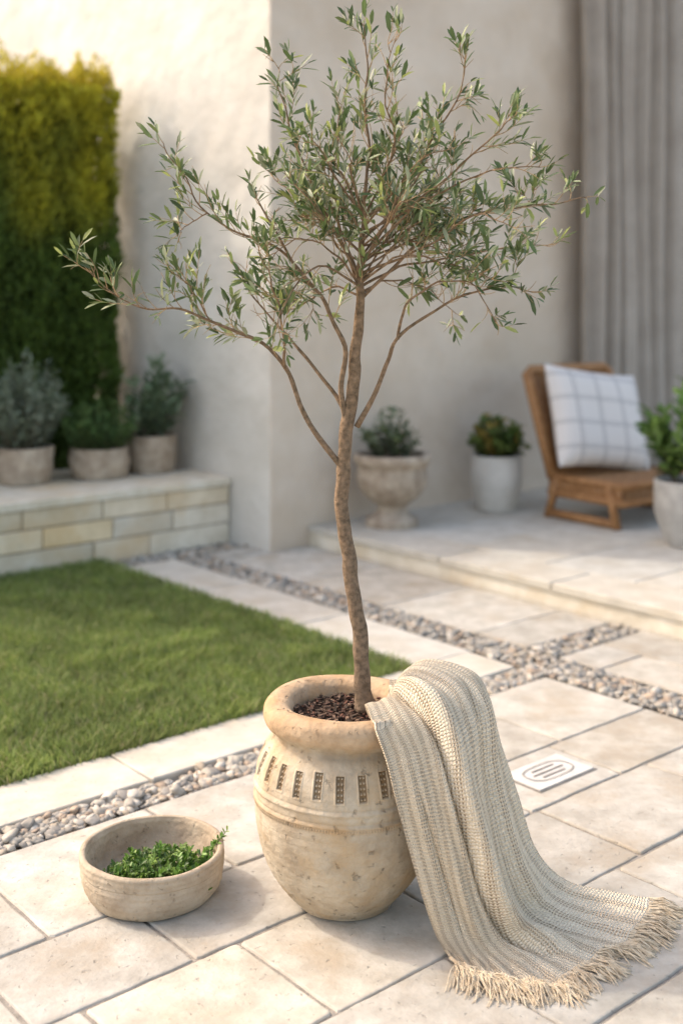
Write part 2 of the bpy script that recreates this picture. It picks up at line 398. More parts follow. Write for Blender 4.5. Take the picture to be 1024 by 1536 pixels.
def plain_pot(parent,c,r0,r1,r2,h,m,wob=.0):
    t=.02
    dp=(lambda T,Z,R:wob*(np.sin(T*3+Z*30)+.6*np.sin(T*7+Z*60+1))) if wob else None
    lathe('pot',[(.001,.0),(r0*.6,.0),(r0*.93,.004),(r0,.02),(r1,h*.5),(r2,h*.93),(r2,h*.985),(r2-.006,h),(r2-t+.004,h),(r2-t,h*.97),(r2-t,h*.85)],c,m,parent,48,4,dp)
    soil(parent,c,r2-t+.003,c[2]+h*.9)
GG=[(.28,.34,.25),(.34,.39,.30),(.21,.27,.18)]
MG=[(.11,.19,.06),(.16,.25,.08),(.08,.15,.045)]
a=empty('potted_lavender');c=(-1.91,7.02,.40);plain_pot(a,c,.155,.175,.175,.22,M_urn,.004);shrub(a,(c[0],c[1],c[2]+.16),.28,.62,190,28,.045,.008,GG,name='lavender')
a=empty('potted_rosemary');c=(-1.50,7.24,.40);plain_pot(a,c,.165,.185,.18,.19,M_urn,.004);shrub(a,(c[0],c[1],c[2]+.15),.24,.34,120,26,.055,.009,MG,name='rosemary',spread=.6)
a=empty('potted_sage');c=(-1.215,7.47,.40);plain_pot(a,c,.14,.155,.155,.24,M_urn,.003);shrub(a,(c[0],c[1],c[2]+.18),.22,.55,30,18,.10,.028,[(.17,.24,.14),(.24,.31,.20),(.12,.18,.09)],name='sage')
# urn
a=empty('stone_urn_planter');c=(.31,7.145,.12)
def flute(T,Z,R): return np.where((Z>.17)&(Z<.36),.007*np.abs(np.sin(T*10))*np.sin(np.clip((Z-.17)/.19,0,1)*np.pi),0)
lathe('urn',[(.001,0),(.155,0),(.16,.01),(.16,.045),(.135,.06),(.10,.085),(.088,.11),(.10,.135),(.15,.17),(.195,.23),(.212,.30),(.21,.355),(.225,.38),(.238,.40),(.24,.425),(.23,.44),(.205,.44),(.20,.42),(.195,.38)],c,M_urn,a,96,4,flute)
soil(a,c,.2,c[2]+.40);shrub(a,(c[0],c[1],c[2]+.40),.20,.31,46,18,.045,.02,[(.17,.21,.12),(.24,.28,.18),(.12,.16,.07)],name='urn_shrub')
a=empty('potted_kumquat');c=(1.02,7.70,.12);plain_pot(a,c,.135,.168,.165,.36,M_conc);shrub(a,(c[0],c[1],c[2]+.32),.20,.30,60,22,.055,.028,[(.09,.15,.035),(.15,.20,.05),(.34,.26,.06)],name='kumquat')
a=empty('potted_bay_shrub');c=(1.965,6.56,.12);plain_pot(a,c,.14,.20,.205,.37,M_grey,.002);shrub(a,(c[0],c[1],c[2]+.33),.27,.66,32,18,.10,.036,[(.12,.22,.045),(.20,.32,.08),(.07,.15,.03)],name='bay')

# ---------------- curtain
cu=empty('curtain')
nu,nz=360,24;V=[];
for j in range(nz):
    z=.14+j/(nz-1)*4.0
    for i in range(nu):
        uu=6.93+i/(nu-1)*2.75
        ph=uu*30+1.2*math.sin(uu*5.1)+.25*math.sin(z*1.3+uu*3)
        d=.06*math.sin(ph)+.02*math.sin(ph*2.3+1)+.012*math.sin(z*2+uu*7)
        V.append(UV(uu+.014*math.cos(ph),5.36+d*(.8+.2*z/4),z))
ii=np.arange(nz-1)[:,None]*nu;kk=np.arange(nu-1)[None]
F=np.stack([ii+kk,ii+kk+1,ii+nu+kk+1,ii+nu+kk],-1).reshape(-1,4)
o=mesh('curtain_cloth',V,F,M_curt,cu,smooth=True)
Vt,Ft=tubes([([UV(6.85,5.36,4.17),UV(9.75,5.36,4.17)],[.015,.015]),([UV(6.9,5.36,4.17),UV(6.9,5.55,4.17)],[.01,.01])],10);mesh('curtain_rod',Vt,Ft,M_rod,cu)

# ---------------- lounge chair
ch=empty('rattan_lounge_chair')
B0=np.array([1.325,7.42,.12]);f=np.array([.6,-.8,0]);w=np.array([.8,.6,0]);up=np.array([0,0,1.])
def cp(a,b,h): return B0+w*a+f*b+up*h
Wc,Dc,Hs,Hb,Lb,SB=.78,.58,.26,.90,-.20,.10
def tb(name,lst,r,sides=8):
    V,F=tubes([(pts,[r]*len(pts)) for pts in lst],sides);mesh(name,V,F,M_rat,ch,smooth=True)
fr=[]
for s in (0,Wc):
    fr.append([cp(s,-.02,0),cp(s,.07,Hs)])
    fr.append([cp(s,Dc-.04,0),cp(s,Dc-.10,Hs)])
    fr.append([cp(s,.01,.03),cp(s,Dc-.05,.03)])
tb('legs',fr,.028)
tb('seat_frame',[[cp(0,0,Hs),cp(Wc,0,Hs),cp(Wc,Dc,Hs),cp(0,Dc,Hs),cp(0,0,Hs)],[cp(0,0,Hs-SB),cp(Wc,0,Hs-SB),cp(Wc,Dc,Hs-SB),cp(0,Dc,Hs-SB),cp(0,0,Hs-SB)]],.026)
bk=lambda s,t:cp(s,.02+(Lb-.02)*t,Hs+(Hb-Hs)*t)
tb('back_frame',[[bk(0,0),bk(0,.5),bk(0,1),bk(.04,1.03),bk(Wc-.04,1.03),bk(Wc,1),bk(Wc,.5),bk(Wc,0)]],.036)
tb('back_side_wrap',[[bk(.05,0),bk(.05,.99)],[bk(Wc-.05,0),bk(Wc-.05,.99)]],.02)
wv=[]
for k in range(46):
    t=(k+.5)/46
    wv.append([bk(s,t)+f*(.008*(1 if (int(s/Wc*12+.5)+k)%2 else -1)) for s in np.linspace(0.02,Wc-.02,13)])
for k in range(34):
    t=(k+.5)/34*Dc
    wv.append([cp(s,t,Hs+.008*(1 if (int(s/Wc*12+.5)+k)%2 else -1)) for s in np.linspace(0.02,Wc-.02,13)])
for k in range(5):
    h_=Hs-SB+(k+.5)/5*SB
    wv.append([cp(s,Dc+.006*(-1)**(i_+k),h_) for i_,s in enumerate(np.linspace(0,Wc,26))])
    wv.append([cp(-.006*(-1)**(i_+k),s,h_) for i_,s in enumerate(np.linspace(0,Dc,20))])
tb('woven_strands',wv,.0095,5)
tb('woven_warp',[[bk(s,0),bk(s,1)] for s in np.linspace(.06,Wc-.06,12)]+[[cp(s,0,Hs),cp(s,Dc,Hs)] for s in np.linspace(.06,Wc-.06,12)]+
   [[cp(s,Dc,Hs-SB),cp(s,Dc,Hs)] for s in np.linspace(.0,Wc,26)]+[[cp(0,s,Hs-SB),cp(0,s,Hs)] for s in np.linspace(.0,Dc,20)],.008,5)
# pillow
m=bpy.data.materials.new('plaid_linen');m.use_nodes=True;nt=m.node_tree;Nn=nt.nodes;L=nt.links;b=Nn['Principled BSDF'];b.inputs['Roughness'].default_value=.9
uvn=Nn.new('ShaderNodeUVMap');sx=Nn.new('ShaderNodeSeparateXYZ');L.new(uvn.outputs['UV'],sx.inputs[0])
def lines(sock,k,off,wd):
    mu=Nn.new('ShaderNodeMath');mu.operation='MULTIPLY_ADD';mu.inputs[1].default_value=k;mu.inputs[2].default_value=off;L.new(sock,mu.inputs[0])
    fc=Nn.new('ShaderNodeMath');fc.operation='FRACT';L.new(mu.outputs[0],fc.inputs[0])
    lt=Nn.new('ShaderNodeMath');lt.operation='LESS_THAN';lt.inputs[1].default_value=wd;L.new(fc.outputs[0],lt.inputs[0]);return lt.outputs[0]
ls=[lines(sx.outputs[0],4.2,.3,.05),lines(sx.outputs[1],4.2,.3,.05),lines(sx.outputs[0],4.2,.18,.03),lines(sx.outputs[1],4.2,.18,.03)]
acc=ls[0]
for q in ls[1:]:
    mxn=Nn.new('ShaderNodeMath');mxn.operation='MAXIMUM';L.new(acc,mxn.inputs[0]);L.new(q,mxn.inputs[1]);acc=mxn.outputs[0]
mx=Nn.new('ShaderNodeMixRGB');mx.inputs['Color1'].default_value=(.64,.60,.57,1);mx.inputs['Color2'].default_value=(.33,.31,.31,1);L.new(acc,mx.inputs['Fac']);L.new(mx.outputs[0],b.inputs['Base Color'])
bu=(up*(Hb-Hs)+f*Lb*1.1);bu/=np.linalg.norm(bu);ax=w*math.cos(-.14)+bu*math.sin(-.14)
ay=bu*math.cos(.14)+w*math.sin(.14);ax/=np.linalg.norm(ax);ay/=np.linalg.norm(ay);az=np.cross(ax,ay);az/=np.linalg.norm(az)
if az@f<0: az=-az
pc=cp(Wc/2-.05,.10,.61)
n=40;V=[];uvs=[];F=[]
for sd in (1,-1):
    for j in range(n+1):
        for i in range(n+1):
            x=i/n*2-1;y=j/n*2-1
            pin=1-.07*(1-abs(x)**2)*abs(y)**3;piny=1-.07*(1-abs(y)**2)*abs(x)**3
            th=.10*((1-x**4)*(1-y**4))**.55+.006*math.sin(5*x+2*y)*(1-x*x)*(1-y*y)
            V.append(pc+ax*x*.42*piny+ay*y*.335*pin+az*th*sd);uvs.append((i/n,j/n))
for sd in (0,1):
    o=sd*(n+1)**2
    for j in range(n):
        for i in range(n):
            q=o+j*(n+1)+i;F.append((q,q+1,q+n+2,q+n+1) if sd==0 else (q,q+n+1,q+n+2,q+1))
cpil=mesh('plaid_cushion',V,F,m,None,smooth=True,uv=uvs)

# ---------------- terracotta pot
PC=(.010,2.93,0)
prof=[(.002,0.0),(.10,0),(.118,.002),(.128,.012),(.150,.036),(.176,.072),(.197,.112),(.213,.16),(.2235,.21),(.227,.255),(.2255,.30),(.2175,.345),(.203,.382),(.187,.406),(.1785,.418),(.180,.428),(.191,.439),(.203,.452),(.2085,.468),(.207,.484),(.197,.4955),(.179,.5005),(.158,.498),(.143,.488),(.136,.470),(.135,.45),(.138,.42),(.14,.40)]
pot=empty('terracotta_pot')
pr=spline(prof,4)
seg=np.r_[0,np.cumsum(np.linalg.norm(np.diff(pr,axis=0),axis=1))];nr=430
sr=np.linspace(0,seg[-1],nr);pr=np.stack([np.interp(sr,seg,pr[:,0]),np.interp(sr,seg,pr[:,1])],1)
ns=1100;th=np.linspace(0,2*np.pi,ns,endpoint=False)
Rg=np.repeat(pr[:,0:1],ns,1);Zg=np.repeat(pr[:,1:2],ns,1);Tg=np.repeat(th[None],nr,0)
outer=((np.arange(nr)<np.argmax(pr[:,1]))&(pr[:,1]<.43))[:,None]
def sstep(a,b,x): t=np.clip((x-a)/(b-a),0,1);return t*t*(3-2*t)
NS=25;arc=((Tg*NS/(2*np.pi))%1-.5)*(2*np.pi/NS)*Rg
sid=np.floor(Tg*NS/(2*np.pi))
hz=.358+.003*np.sin(sid*2.3)
inx=1-sstep(.0082,.0100,np.abs(arc));inz=1-sstep(.026,.029,np.abs(Zg-hz))
slot=inx*inz*outer
dots=np.clip(np.cos((Zg-hz)*2*np.pi/.0112)*1.4,0,1)*np.clip(1-((np.abs(arc)-.0042)/.0034)**2,0,1)
disp=-slot*.0060+slot*dots*.0050
edge=(1-sstep(.0110,.0145,np.abs(arc)))*(1-sstep(.030,.0335,np.abs(Zg-hz)))*outer*(1-slot);disp+=edge*.0016
def ring(z0,wd,am): return am*np.exp(-((Zg-z0)/wd)**2)*outer
disp+=ring(.302,.0045,.0035)+ring(.272,.004,.003)-ring(.279,.0025,.002)-ring(.3105,.002,.0015)
disp+=ring(.264,.0028,.0035)*(.45+.55*np.sin(Tg*200))
disp-=ring(.235,.0015,.0006)
wob=.0020*np.sin(Tg*2+Zg*9)+.0014*np.sin(Tg*5+Zg*31)+.0003*np.sin(Zg*260+np.sin(Tg*3)*2)
Rg=Rg+disp+wob*(Zg>.005)
Zg2=Zg+.002*np.sin(Tg*3+1)*(Zg>.43)
V=np.stack([PC[0]+Rg*np.cos(Tg),PC[1]+Rg*np.sin(Tg),Zg2],-1).reshape(-1,3)
i=np.arange(nr-1)[:,None]*ns;k=np.arange(ns)[None];k2=(k+1)%ns
F=np.stack([i+k,i+k2,i+ns+k2,i+ns+k],-1).reshape(-1,4)
c=np.ones((nr,ns,3));sw=(slot*(1-dots))[...,None];c=c*(1-sw)+np.array([.50,.42,.33])*sw
rimm=(sstep(.43,.46,Zg))[...,None];c=c*(1-rimm)+c*np.array([1.0,.86,.74])*rimm
rg=(np.exp(-((Zg-.268)/.010)**2)*outer)[...,None];c=c*(1-rg*.5)+c*np.array([.85,.68,.48])*rg*.5
nk=(np.exp(-((Zg-.418)/.012)**2)*outer)[...,None];c=c*(1-nk*.2)  # neck darkened: shadow under the rim painted into the colour
mesh('pot_body',V,F,M_pot,pot,smooth=True,col=c.reshape(-1,3))
n=60;V=[];F=[]
for j in range(n+1):
    for i in range(n+1):
        a=(i/n*2-1);b_=(j/n*2-1);x=a*math.sqrt(1-b_*b_/2)*.139;y=b_*math.sqrt(1-a*a/2)*.139
        z=.452+.014*noise.noise(Vector((x*40,y*40,0)))+.010*noise.noise(Vector((x*90,y*90,2)))+.012*max(0,1-math.hypot(x-.045,y)/.06)
        V.append((PC[0]+x,PC[1]+y,z))
for j in range(n):
    for i in range(n):
        q=j*(n+1)+i;F.append((q,q+1,q+n+2,q+n+1))
mesh('potting_soil',V,F,M_soil,pot,smooth=True)
V=[];F=[];C=[]
for i in range(420):
    r=.13*math.sqrt(random.random());a=random.uniform(0,6.28);ctr=np.array([PC[0]+r*math.cos(a),PC[1]+r*math.sin(a),.458+random.uniform(0,.012)])
    d=rng.normal(0,1,3);d[2]*=.35;d/=np.linalg.norm(d);s=np.cross(d,[0,0,1]);s/=np.linalg.norm(s);nn=np.cross(s,d)
    l,wd,t=random.uniform(.003,.010),random.uniform(.002,.005),random.uniform(.0008,.003);b=len(V)
    for k in range(8):
        sx_=1 if k in(1,2,5,6) else -1;sy_=1 if k in(2,3,6,7) else -1;sz_=1 if k>3 else -1
        V.append(ctr+d*l*sx_*random.uniform(.7,1)+s*wd*sy_*random.uniform(.6,1)+nn*t*sz_)
    F+=[tuple(b+q for q in ff) for ff in [(0,3,2,1),(4,5,6,7),(0,1,5,4),(1,2,6,5),(2,3,7,6),(3,0,4,7)]]
    cc=random.choice([(.07,.04,.028),(.13,.06,.04),(.05,.035,.025),(.20,.13,.09),(.10,.065,.045)]);C+=[cc]*8
mesh('bark_mulch',V,F,M_chip,pot,col=C)

# ---------------- bowl with herbs
bo=empty('stone_bowl');BC=(-.479,2.965,0)
def bw(T,Z,R): return (.0018*np.sin(T*3+Z*40)+.0010*np.sin(T*8+Z*90)+.0008*np.sin(Z*420))*(Z>.004)
lathe('bowl_body',[(.001,0),(.12,0),(.150,.002),(.163,.010),(.174,.035),(.178,.060),(.179,.072),(.1775,.076),(.180,.082),(.182,.10),(.181,.109),(.177,.1135),(.171,.1135),(.166,.109),(.162,.09),(.155,.05),(.135,.03),(.08,.026),(.001,.026)],BC,M_bowl,bo,160,5,bw)
he=empty('herb_sprigs')
P=[];D=[];N=[];Ln=[];Wd=[];C=[];st=[]
for i in range(240):
    a=random.uniform(0,6.28);r=math.sqrt(random.random())
    p0=np.array([BC[0]+.015+.120*r*math.cos(a),BC[1]-.020+.090*r*math.sin(a),.035+random.uniform(0,.055)*(1-r*.5)])
    an=random.gauss(.15,1.3);d=np.array([math.cos(an),math.sin(an)*.8,random.uniform(.05,.8)]);d/=np.linalg.norm(d)
    l=random.uniform(.03,.06)
    if i<5: p0=np.array([BC[0]+.10+.008*i,BC[1]-.01+.012*i,.07]);d=np.array([.75,.25,.65+.08*i]);d/=np.linalg.norm(d);l=.085
    pts=[p0+d*l*t+np.array([0,0,-.010])*t*t for t in np.linspace(0,1,5)];st.append((pts,[.0012]*5))
    k=random.uniform(.6,1.3);cb=random.choice([(.09,.20,.03),(.16,.30,.05),(.06,.13,.02),(.28,.41,.10)])
    for j in range(14):
        t=.15+.85*j/13;p=p0+d*l*t+np.array([0,0,-.010])*t*t;q=rng.normal(0,1,3);q[2]=abs(q[2])*.6;q-=d*q.dot(d)*.7
        P.append(p);D.append(q/np.linalg.norm(q)+d*.6);N.append(np.array([0,0,1])+rng.normal(0,.4,3));Ln.append(random.uniform(.010,.020));Wd.append(random.uniform(.005,.009));C.append(np.array(cb)*k*random.uniform(.8,1.2))
leaves('herb_leaves',P,D,N,Ln,Wd,C,M_leaf,he);V,F=tubes(st,4);mesh('herb_stems',V,F,M_leaf,he,col=np.tile([.14,.22,.06],(len(V),1)))

# ---------------- drain cover
dc=empty('drain_cover');ox,oy=.655,3.70;du=ox*CA+oy*SA;dv=-ox*SA+oy*CA
uvbox('frame_gap',du-.139,du+.139,dv-.084,dv+.084,-.004,.0022,M_dark,dc)
uvbox('plate',du-.132,du+.132,dv-.077,dv+.077,.0022,.006,M_metal,dc,.001)
n=48;V=[];F=[]
for k in range(n):
    t=2*math.pi*k/n
    for rr_ in (0,.004):
        V.append(UV(du+(.098-rr_)*np.sign(math.cos(t))*abs(math.cos(t))**.7,dv+(.050-rr_)*np.sign(math.sin(t))*abs(math.sin(t))**.7,.0085))
for k in range(n):
    q=(k+1)%n;F.append((2*k+1,2*k,2*q,2*q+1))
mesh('oval_groove',V,F,M_dark,dc)
for kk_ in (-1,0,1):
    hl_=.070-.018*abs(kk_)
    uvbox('slot',du-hl_,du+hl_,dv+kk_*.024-.003,dv+kk_*.024+.003,.0062,.0080,M_dark,dc)

# ---------------- throw blanket
ctrl=[
[(.075,2.86,.470),(.10,2.89,.475),(.115,2.93,.48),(.125,2.98,.485),(.12,3.03,.49)],
[(.062,2.795,.520),(.115,2.825,.540),(.155,2.88,.560),(.190,2.945,.578),(.215,3.02,.570)],
[(.080,2.722,.492),(.150,2.742,.522),(.225,2.79,.550),(.290,2.87,.572),(.330,2.97,.560)],
[(.105,2.702,.430),(.185,2.700,.460),(.255,2.735,.480),(.335,2.81,.505),(.378,2.94,.500)],
[(.128,2.692,.34),(.212,2.680,.35),(.275,2.700,.36),(.350,2.775,.38),(.402,2.91,.385)],
[(.155,2.69,.235),(.236,2.675,.235),(.30,2.69,.245),(.375,2.755,.26),(.440,2.90,.26)],
[(.188,2.69,.125),(.262,2.672,.125),(.325,2.68,.13),(.405,2.745,.14),(.485,2.895,.14)],
[(.218,2.69,.045),(.288,2.66,.042),(.365,2.665,.045),(.455,2.745,.055),(.560,2.91,.055)],
[(.236,2.668,.013),(.318,2.62,.013),(.425,2.625,.015),(.545,2.73,.018),(.675,2.92,.018)],
[(.246,2.640,.008),(.34,2.565,.008),(.475,2.565,.008),(.63,2.69,.008),(.775,2.885,.008)]]
ctrl=np.array(ctrl)
ncol,nrow=190,280
rowsd=np.array([spline(r_,12) for r_ in ctrl])
fin=np.array([spline(rowsd[:,i_],14) for i_ in range(rowsd.shape[1])])
si=np.linspace(0,fin.shape[0]-1,ncol);ti=np.linspace(0,fin.shape[1]-1,nrow)
def bil(A,si,ti):
    s0=np.clip(np.floor(si).astype(int),0,A.shape[0]-2);t0=np.clip(np.floor(ti).astype(int),0,A.shape[1]-2)
    fs=(si-s0)[:,None,None];ft=(ti-t0)[None,:,None]
    a=A[s0][:,t0];b=A[s0+1][:,t0];c=A[s0][:,t0+1];d=A[s0+1][:,t0+1]
    return (a*(1-fs)+b*fs)*(1-ft)+(c*(1-fs)+d*fs)*ft
Gd=bil(fin,si,ti)
ds=np.gradient(Gd,axis=0);dt=np.gradient(Gd,axis=1);Nm=np.cross(dt,ds);Nm/=np.linalg.norm(Nm,axis=2,keepdims=True)+1e-9
if Nm[ncol//2,nrow//2,1]>0: Nm=-Nm
s=np.linspace(0,1,ncol)[:,None];t=np.linspace(0,1,nrow)[None]
env=.55+.45*np.sin(np.clip(t*1.1,0,1)*np.pi); env=env*(1-.35*sstep(.75,1,t))
fold=.008*np.sin(2*np.pi*(1.5*s+.12+.30*np.sin(2.6*t+.4)))+.0025*np.sin(2*np.pi*(4.3*s+.9*t+.2))+.0015*np.sin(2*np.pi*(7*s-1.6*t))
fold+=.004*np.sin(2*np.pi*(4*t+1.5*s))*sstep(.7,.9,t)+.003*np.sin(2*np.pi*(3*t-2.5*s+.3*np.sin(9*s)))
def crease(c0,c1,wd,am,t0,t1,q=0): return np.exp(-((s-(c0+c1*t+q*t*t))/wd)**2)*am*sstep(t0,t0+.15,t)*(1-sstep(t1-.2,t1,t))
cre=crease(.30,.30,.030,-.030,.05,1.0)+crease(.385,.30,.055,.030,.05,1.0)+crease(.72,.05,.035,-.020,.2,.9)+crease(.80,.05,.045,.012,.2,.9)+crease(.10,.14,.022,-.012,.35,.85)+crease(.52,.26,.03,-.010,.5,1.02)
Gd=Gd+Nm*((fold*env+cre)[...,None])
dx=Gd[...,0]-PC[0];dy=Gd[...,1]-PC[1];rr=np.hypot(dx,dy);zz=Gd[...,2]
po=np.array(prof[2:19]);need=np.interp(zz,po[:,1],po[:,0])+.010
low=(zz<.452)&(t>.18);kf=np.where(low&(rr<need),need/np.maximum(rr,1e-6),1)
Gd[...,0]=PC[0]+dx*kf;Gd[...,1]=PC[1]+dy*kf
rr=np.hypot(Gd[...,0]-PC[0],Gd[...,1]-PC[1])
on=(rr<.219)&(rr>.128)&(zz>=.452);Gd[...,2]=np.where(on,np.maximum(Gd[...,2],.511),Gd[...,2])
Gd[...,2]=np.maximum(Gd[...,2],.007+.004*(1+np.sin(s*60+t*9)))
hm=(.010*np.sin(s*17)+.006*np.sin(s*41+1))*sstep(.9,1,t)
Gd[...,0]+=hm*.5;Gd[...,1]-=hm
th_=empty('throw_blanket')
V=Gd.reshape(-1,3)
uvb=np.stack([np.repeat(s,nrow,1),np.repeat(t,ncol,0)],-1).reshape(-1,2)
i=np.arange(ncol-1)[:,None]*nrow;k=np.arange(nrow-1)[None]
F=np.stack([i+k,i+nrow+k,i+nrow+k+1,i+k+1],-1).reshape(-1,4)
mk=bpy.data.materials.new('knitted_cotton');mk.use_nodes=True;nt=mk.node_tree;Nn=nt.nodes;L=nt.links;b=Nn['Principled BSDF'];b.inputs['Roughness'].default_value=.95;b.inputs['Specular IOR Level'].default_value=.1
uvn=Nn.new('ShaderNodeUVMap');nz_=Nn.new('ShaderNodeTexNoise');nz_.inputs['Scale'].default_value=25;L.new(uvn.outputs['UV'],nz_.inputs['Vector'])
vm=Nn.new('ShaderNodeVectorMath');vm.operation='SCALE';vm.inputs['Scale'].default_value=.012;L.new(nz_.outputs['Color'],vm.inputs[0])
va=Nn.new('ShaderNodeVectorMath');va.operation='ADD';L.new(uvn.outputs['UV'],va.inputs[0]);L.new(vm.outputs[0],va.inputs[1])
sx=Nn.new('ShaderNodeSeparateXYZ');L.new(va.outputs[0],sx.inputs[0])
def mth(op,a,b_=None,c_=None):
    q=Nn.new('ShaderNodeMath');q.operation=op
    for idx,x in enumerate((a,b_,c_)):
        if x is None: continue
        if isinstance(x,(int,float)): q.inputs[idx].default_value=x
        else: L.new(x,q.inputs[idx])
    return q.outputs[0]
U_,V_=sx.outputs[0],sx.outputs[1]
rib=mth('SINE',mth('MULTIPLY',U_,2*math.pi*44))
zig=mth('MULTIPLY',mth('ABSOLUTE',rib),1.8)
sti=mth('SINE',mth('ADD',mth('MULTIPLY',V_,2*math.pi*125),zig))
knit=mth('MULTIPLY_ADD',sti,.5,mth('MULTIPLY',mth('ABSOLUTE',rib),.9))
n6=Nn.new('ShaderNodeTexNoise');n6.inputs['Scale'].default_value=60;n6.inputs['Detail'].default_value=4;L.new(uvn.outputs['UV'],n6.inputs['Vector'])
strp=mth('ADD',mth('SINE',mth('MULTIPLY',U_,2*math.pi*15)),mth('MULTIPLY_ADD',n6.outputs['Fac'],1.6,-.8))
mask=mth('GREATER_THAN',strp,.15)
hol=mth('MULTIPLY',mth('LESS_THAN',knit,.28),mask)
r=Nn.new('ShaderNodeMixRGB');r.inputs['Color1'].default_value=(.76,.66,.51,1);r.inputs['Color2'].default_value=(.26,.19,.125,1);L.new(mth('MULTIPLY',hol,.95),r.inputs['Fac'])
r2=Nn.new('ShaderNodeMixRGB');r2.inputs['Color2'].default_value=(.56,.455,.33,1);L.new(r.outputs[0],r2.inputs['Color1']);L.new(mth('MULTIPLY',mask,.35),r2.inputs['Fac'])
n5=Nn.new('ShaderNodeTexNoise');n5.inputs['Scale'].default_value=180;L.new(uvn.outputs['UV'],n5.inputs['Vector'])
r3=Nn.new('ShaderNodeMixRGB');r3.blend_type='MULTIPLY';r3.inputs['Fac'].default_value=1;L.new(r2.outputs[0],r3.inputs['Color1'])
vv_=mth('MULTIPLY_ADD',n5.outputs['Fac'],.9,.55);L.new(vv_,r3.inputs['Color2']);L.new(r3.outputs[0],b.inputs['Base Color'])
bp=Nn.new('ShaderNodeBump');bp.inputs['Strength'].default_value=.9;bp.inputs['Distance'].default_value=.0035;L.new(mth('ADD',knit,mth('MULTIPLY',n5.outputs['Fac'],1.0)),bp.inputs['Height']);L.new(bp.outputs[0],b.inputs['Normal'])
o=mesh('blanket_cloth',V,F,mk,th_,smooth=True,uv=uvb)
so=o.modifiers.new('s','SOLIDIFY');so.thickness=.007;so.offset=0
M_fr=mat('cotton_fringe',(.48,.38,.26),(.70,.60,.45),60,.95,.3,200)
st=[]
for q in range(92):
    si_=min(ncol-1,max(0,int(q/91*(ncol-1))));p=Gd[si_,-1].copy();d=Gd[si_,-1]-Gd[si_,-14];d[2]=0;d/=np.linalg.norm(d)+1e-9
    pe=np.array([-d[1],d[0],0])
    d=d+pe*random.uniform(-.4,.4);d/=np.linalg.norm(d);ll=random.uniform(.055,.10)
    for k in range(7):
        pts=[];off=random.gauss(0,.0024);cv=random.gauss(0,.016);wvv=random.uniform(-.008,.008);z0=random.uniform(.003,.018)
        lk=ll*random.uniform(.88,1.1)
        for t_ in np.linspace(0,1,9):
            spread=off*(1 if t_<.2 else 1+1.8*(t_-.2))
            z=max(.002,p[2]*(1-t_)**2*.9+z0*(1-abs(2*t_-1))*.9+.0022)
            pts.append(np.array([p[0],p[1],0])+d*(lk*t_-.004)+pe*(spread+cv*t_*t_+wvv*math.sin(t_*6+k)*t_)+np.array([0,0,z]))
        st.append((pts,[.0013]*8+[.0006]))
    kp=np.array([p[0],p[1],p[2]]);st.append(([kp-d*.003+np.array([0,0,.001]),kp+d*.002+np.array([0,0,.002]),kp+d*.007+np.array([0,0,.001]),kp+d*.011],[.002,.0036,.0034,.0015]))
V,F=tubes(st,5);mesh('fringe',V,F,M_fr,th_,smooth=True)

# ---------------- olive tree
tr=empty('olive_tree')
K=.001674
def sk(x,y,dy=0): return np.array([(x-512)*K,2.93+dy,1.5-(y-450)*K])
def limb(pts,r0,r1,dy0=0,dy1=0,per=5):
    n=len(pts);P=[sk(a,b,dy0+(dy1-dy0)*(i/(n-1))) for i,(a,b) in enumerate(pts)]
    S=spline(P,per);m=len(S)
    t=np.linspace(0,1,m);R=r0+(r1-r0)*t**.8
    S=S+np.stack([.003*np.sin(t*23+r0*999),.004*np.sin(t*17+dy1*30),.002*np.sin(t*29)],1)*np.minimum(1,t*5)[:,None]
    return S,R
TR=[(546,1064),(543,1000),(535,920),(524,850),(514,770),(513,720),(520,650),(530,570),(537,490),(540,430),(542,360),(548,290),(552,220),(548,150),(550,95),(547,40)]
P=[sk(a,b,0) for a,b in TR];S=spline(P,12);rt=np.interp(np.linspace(0,15,len(S)),[0,.4,1,3,5,7,9,11,13,15],[.028,.0215,.0195,.018,.0175,.0155,.0100,.0045,.003,.0011])
zz_=S[:,2]
S[:,0]+=.0022*np.sin(zz_*31)+.0010*np.sin(zz_*67+1)
rt=rt*(1+.03*np.array([noise.noise(Vector((0,3,z_*14))) for z_ in zz_])*2)
for zk,am in ((1.072,.10),(1.19,.08),(.62,.10),(.83,.07),(1.33,.1)): rt=rt*(1+am*np.exp(-((zz_-zk)/.012)**2))
big=[(list(S),list(rt))];spawn=[(S,9/15.,.9)]
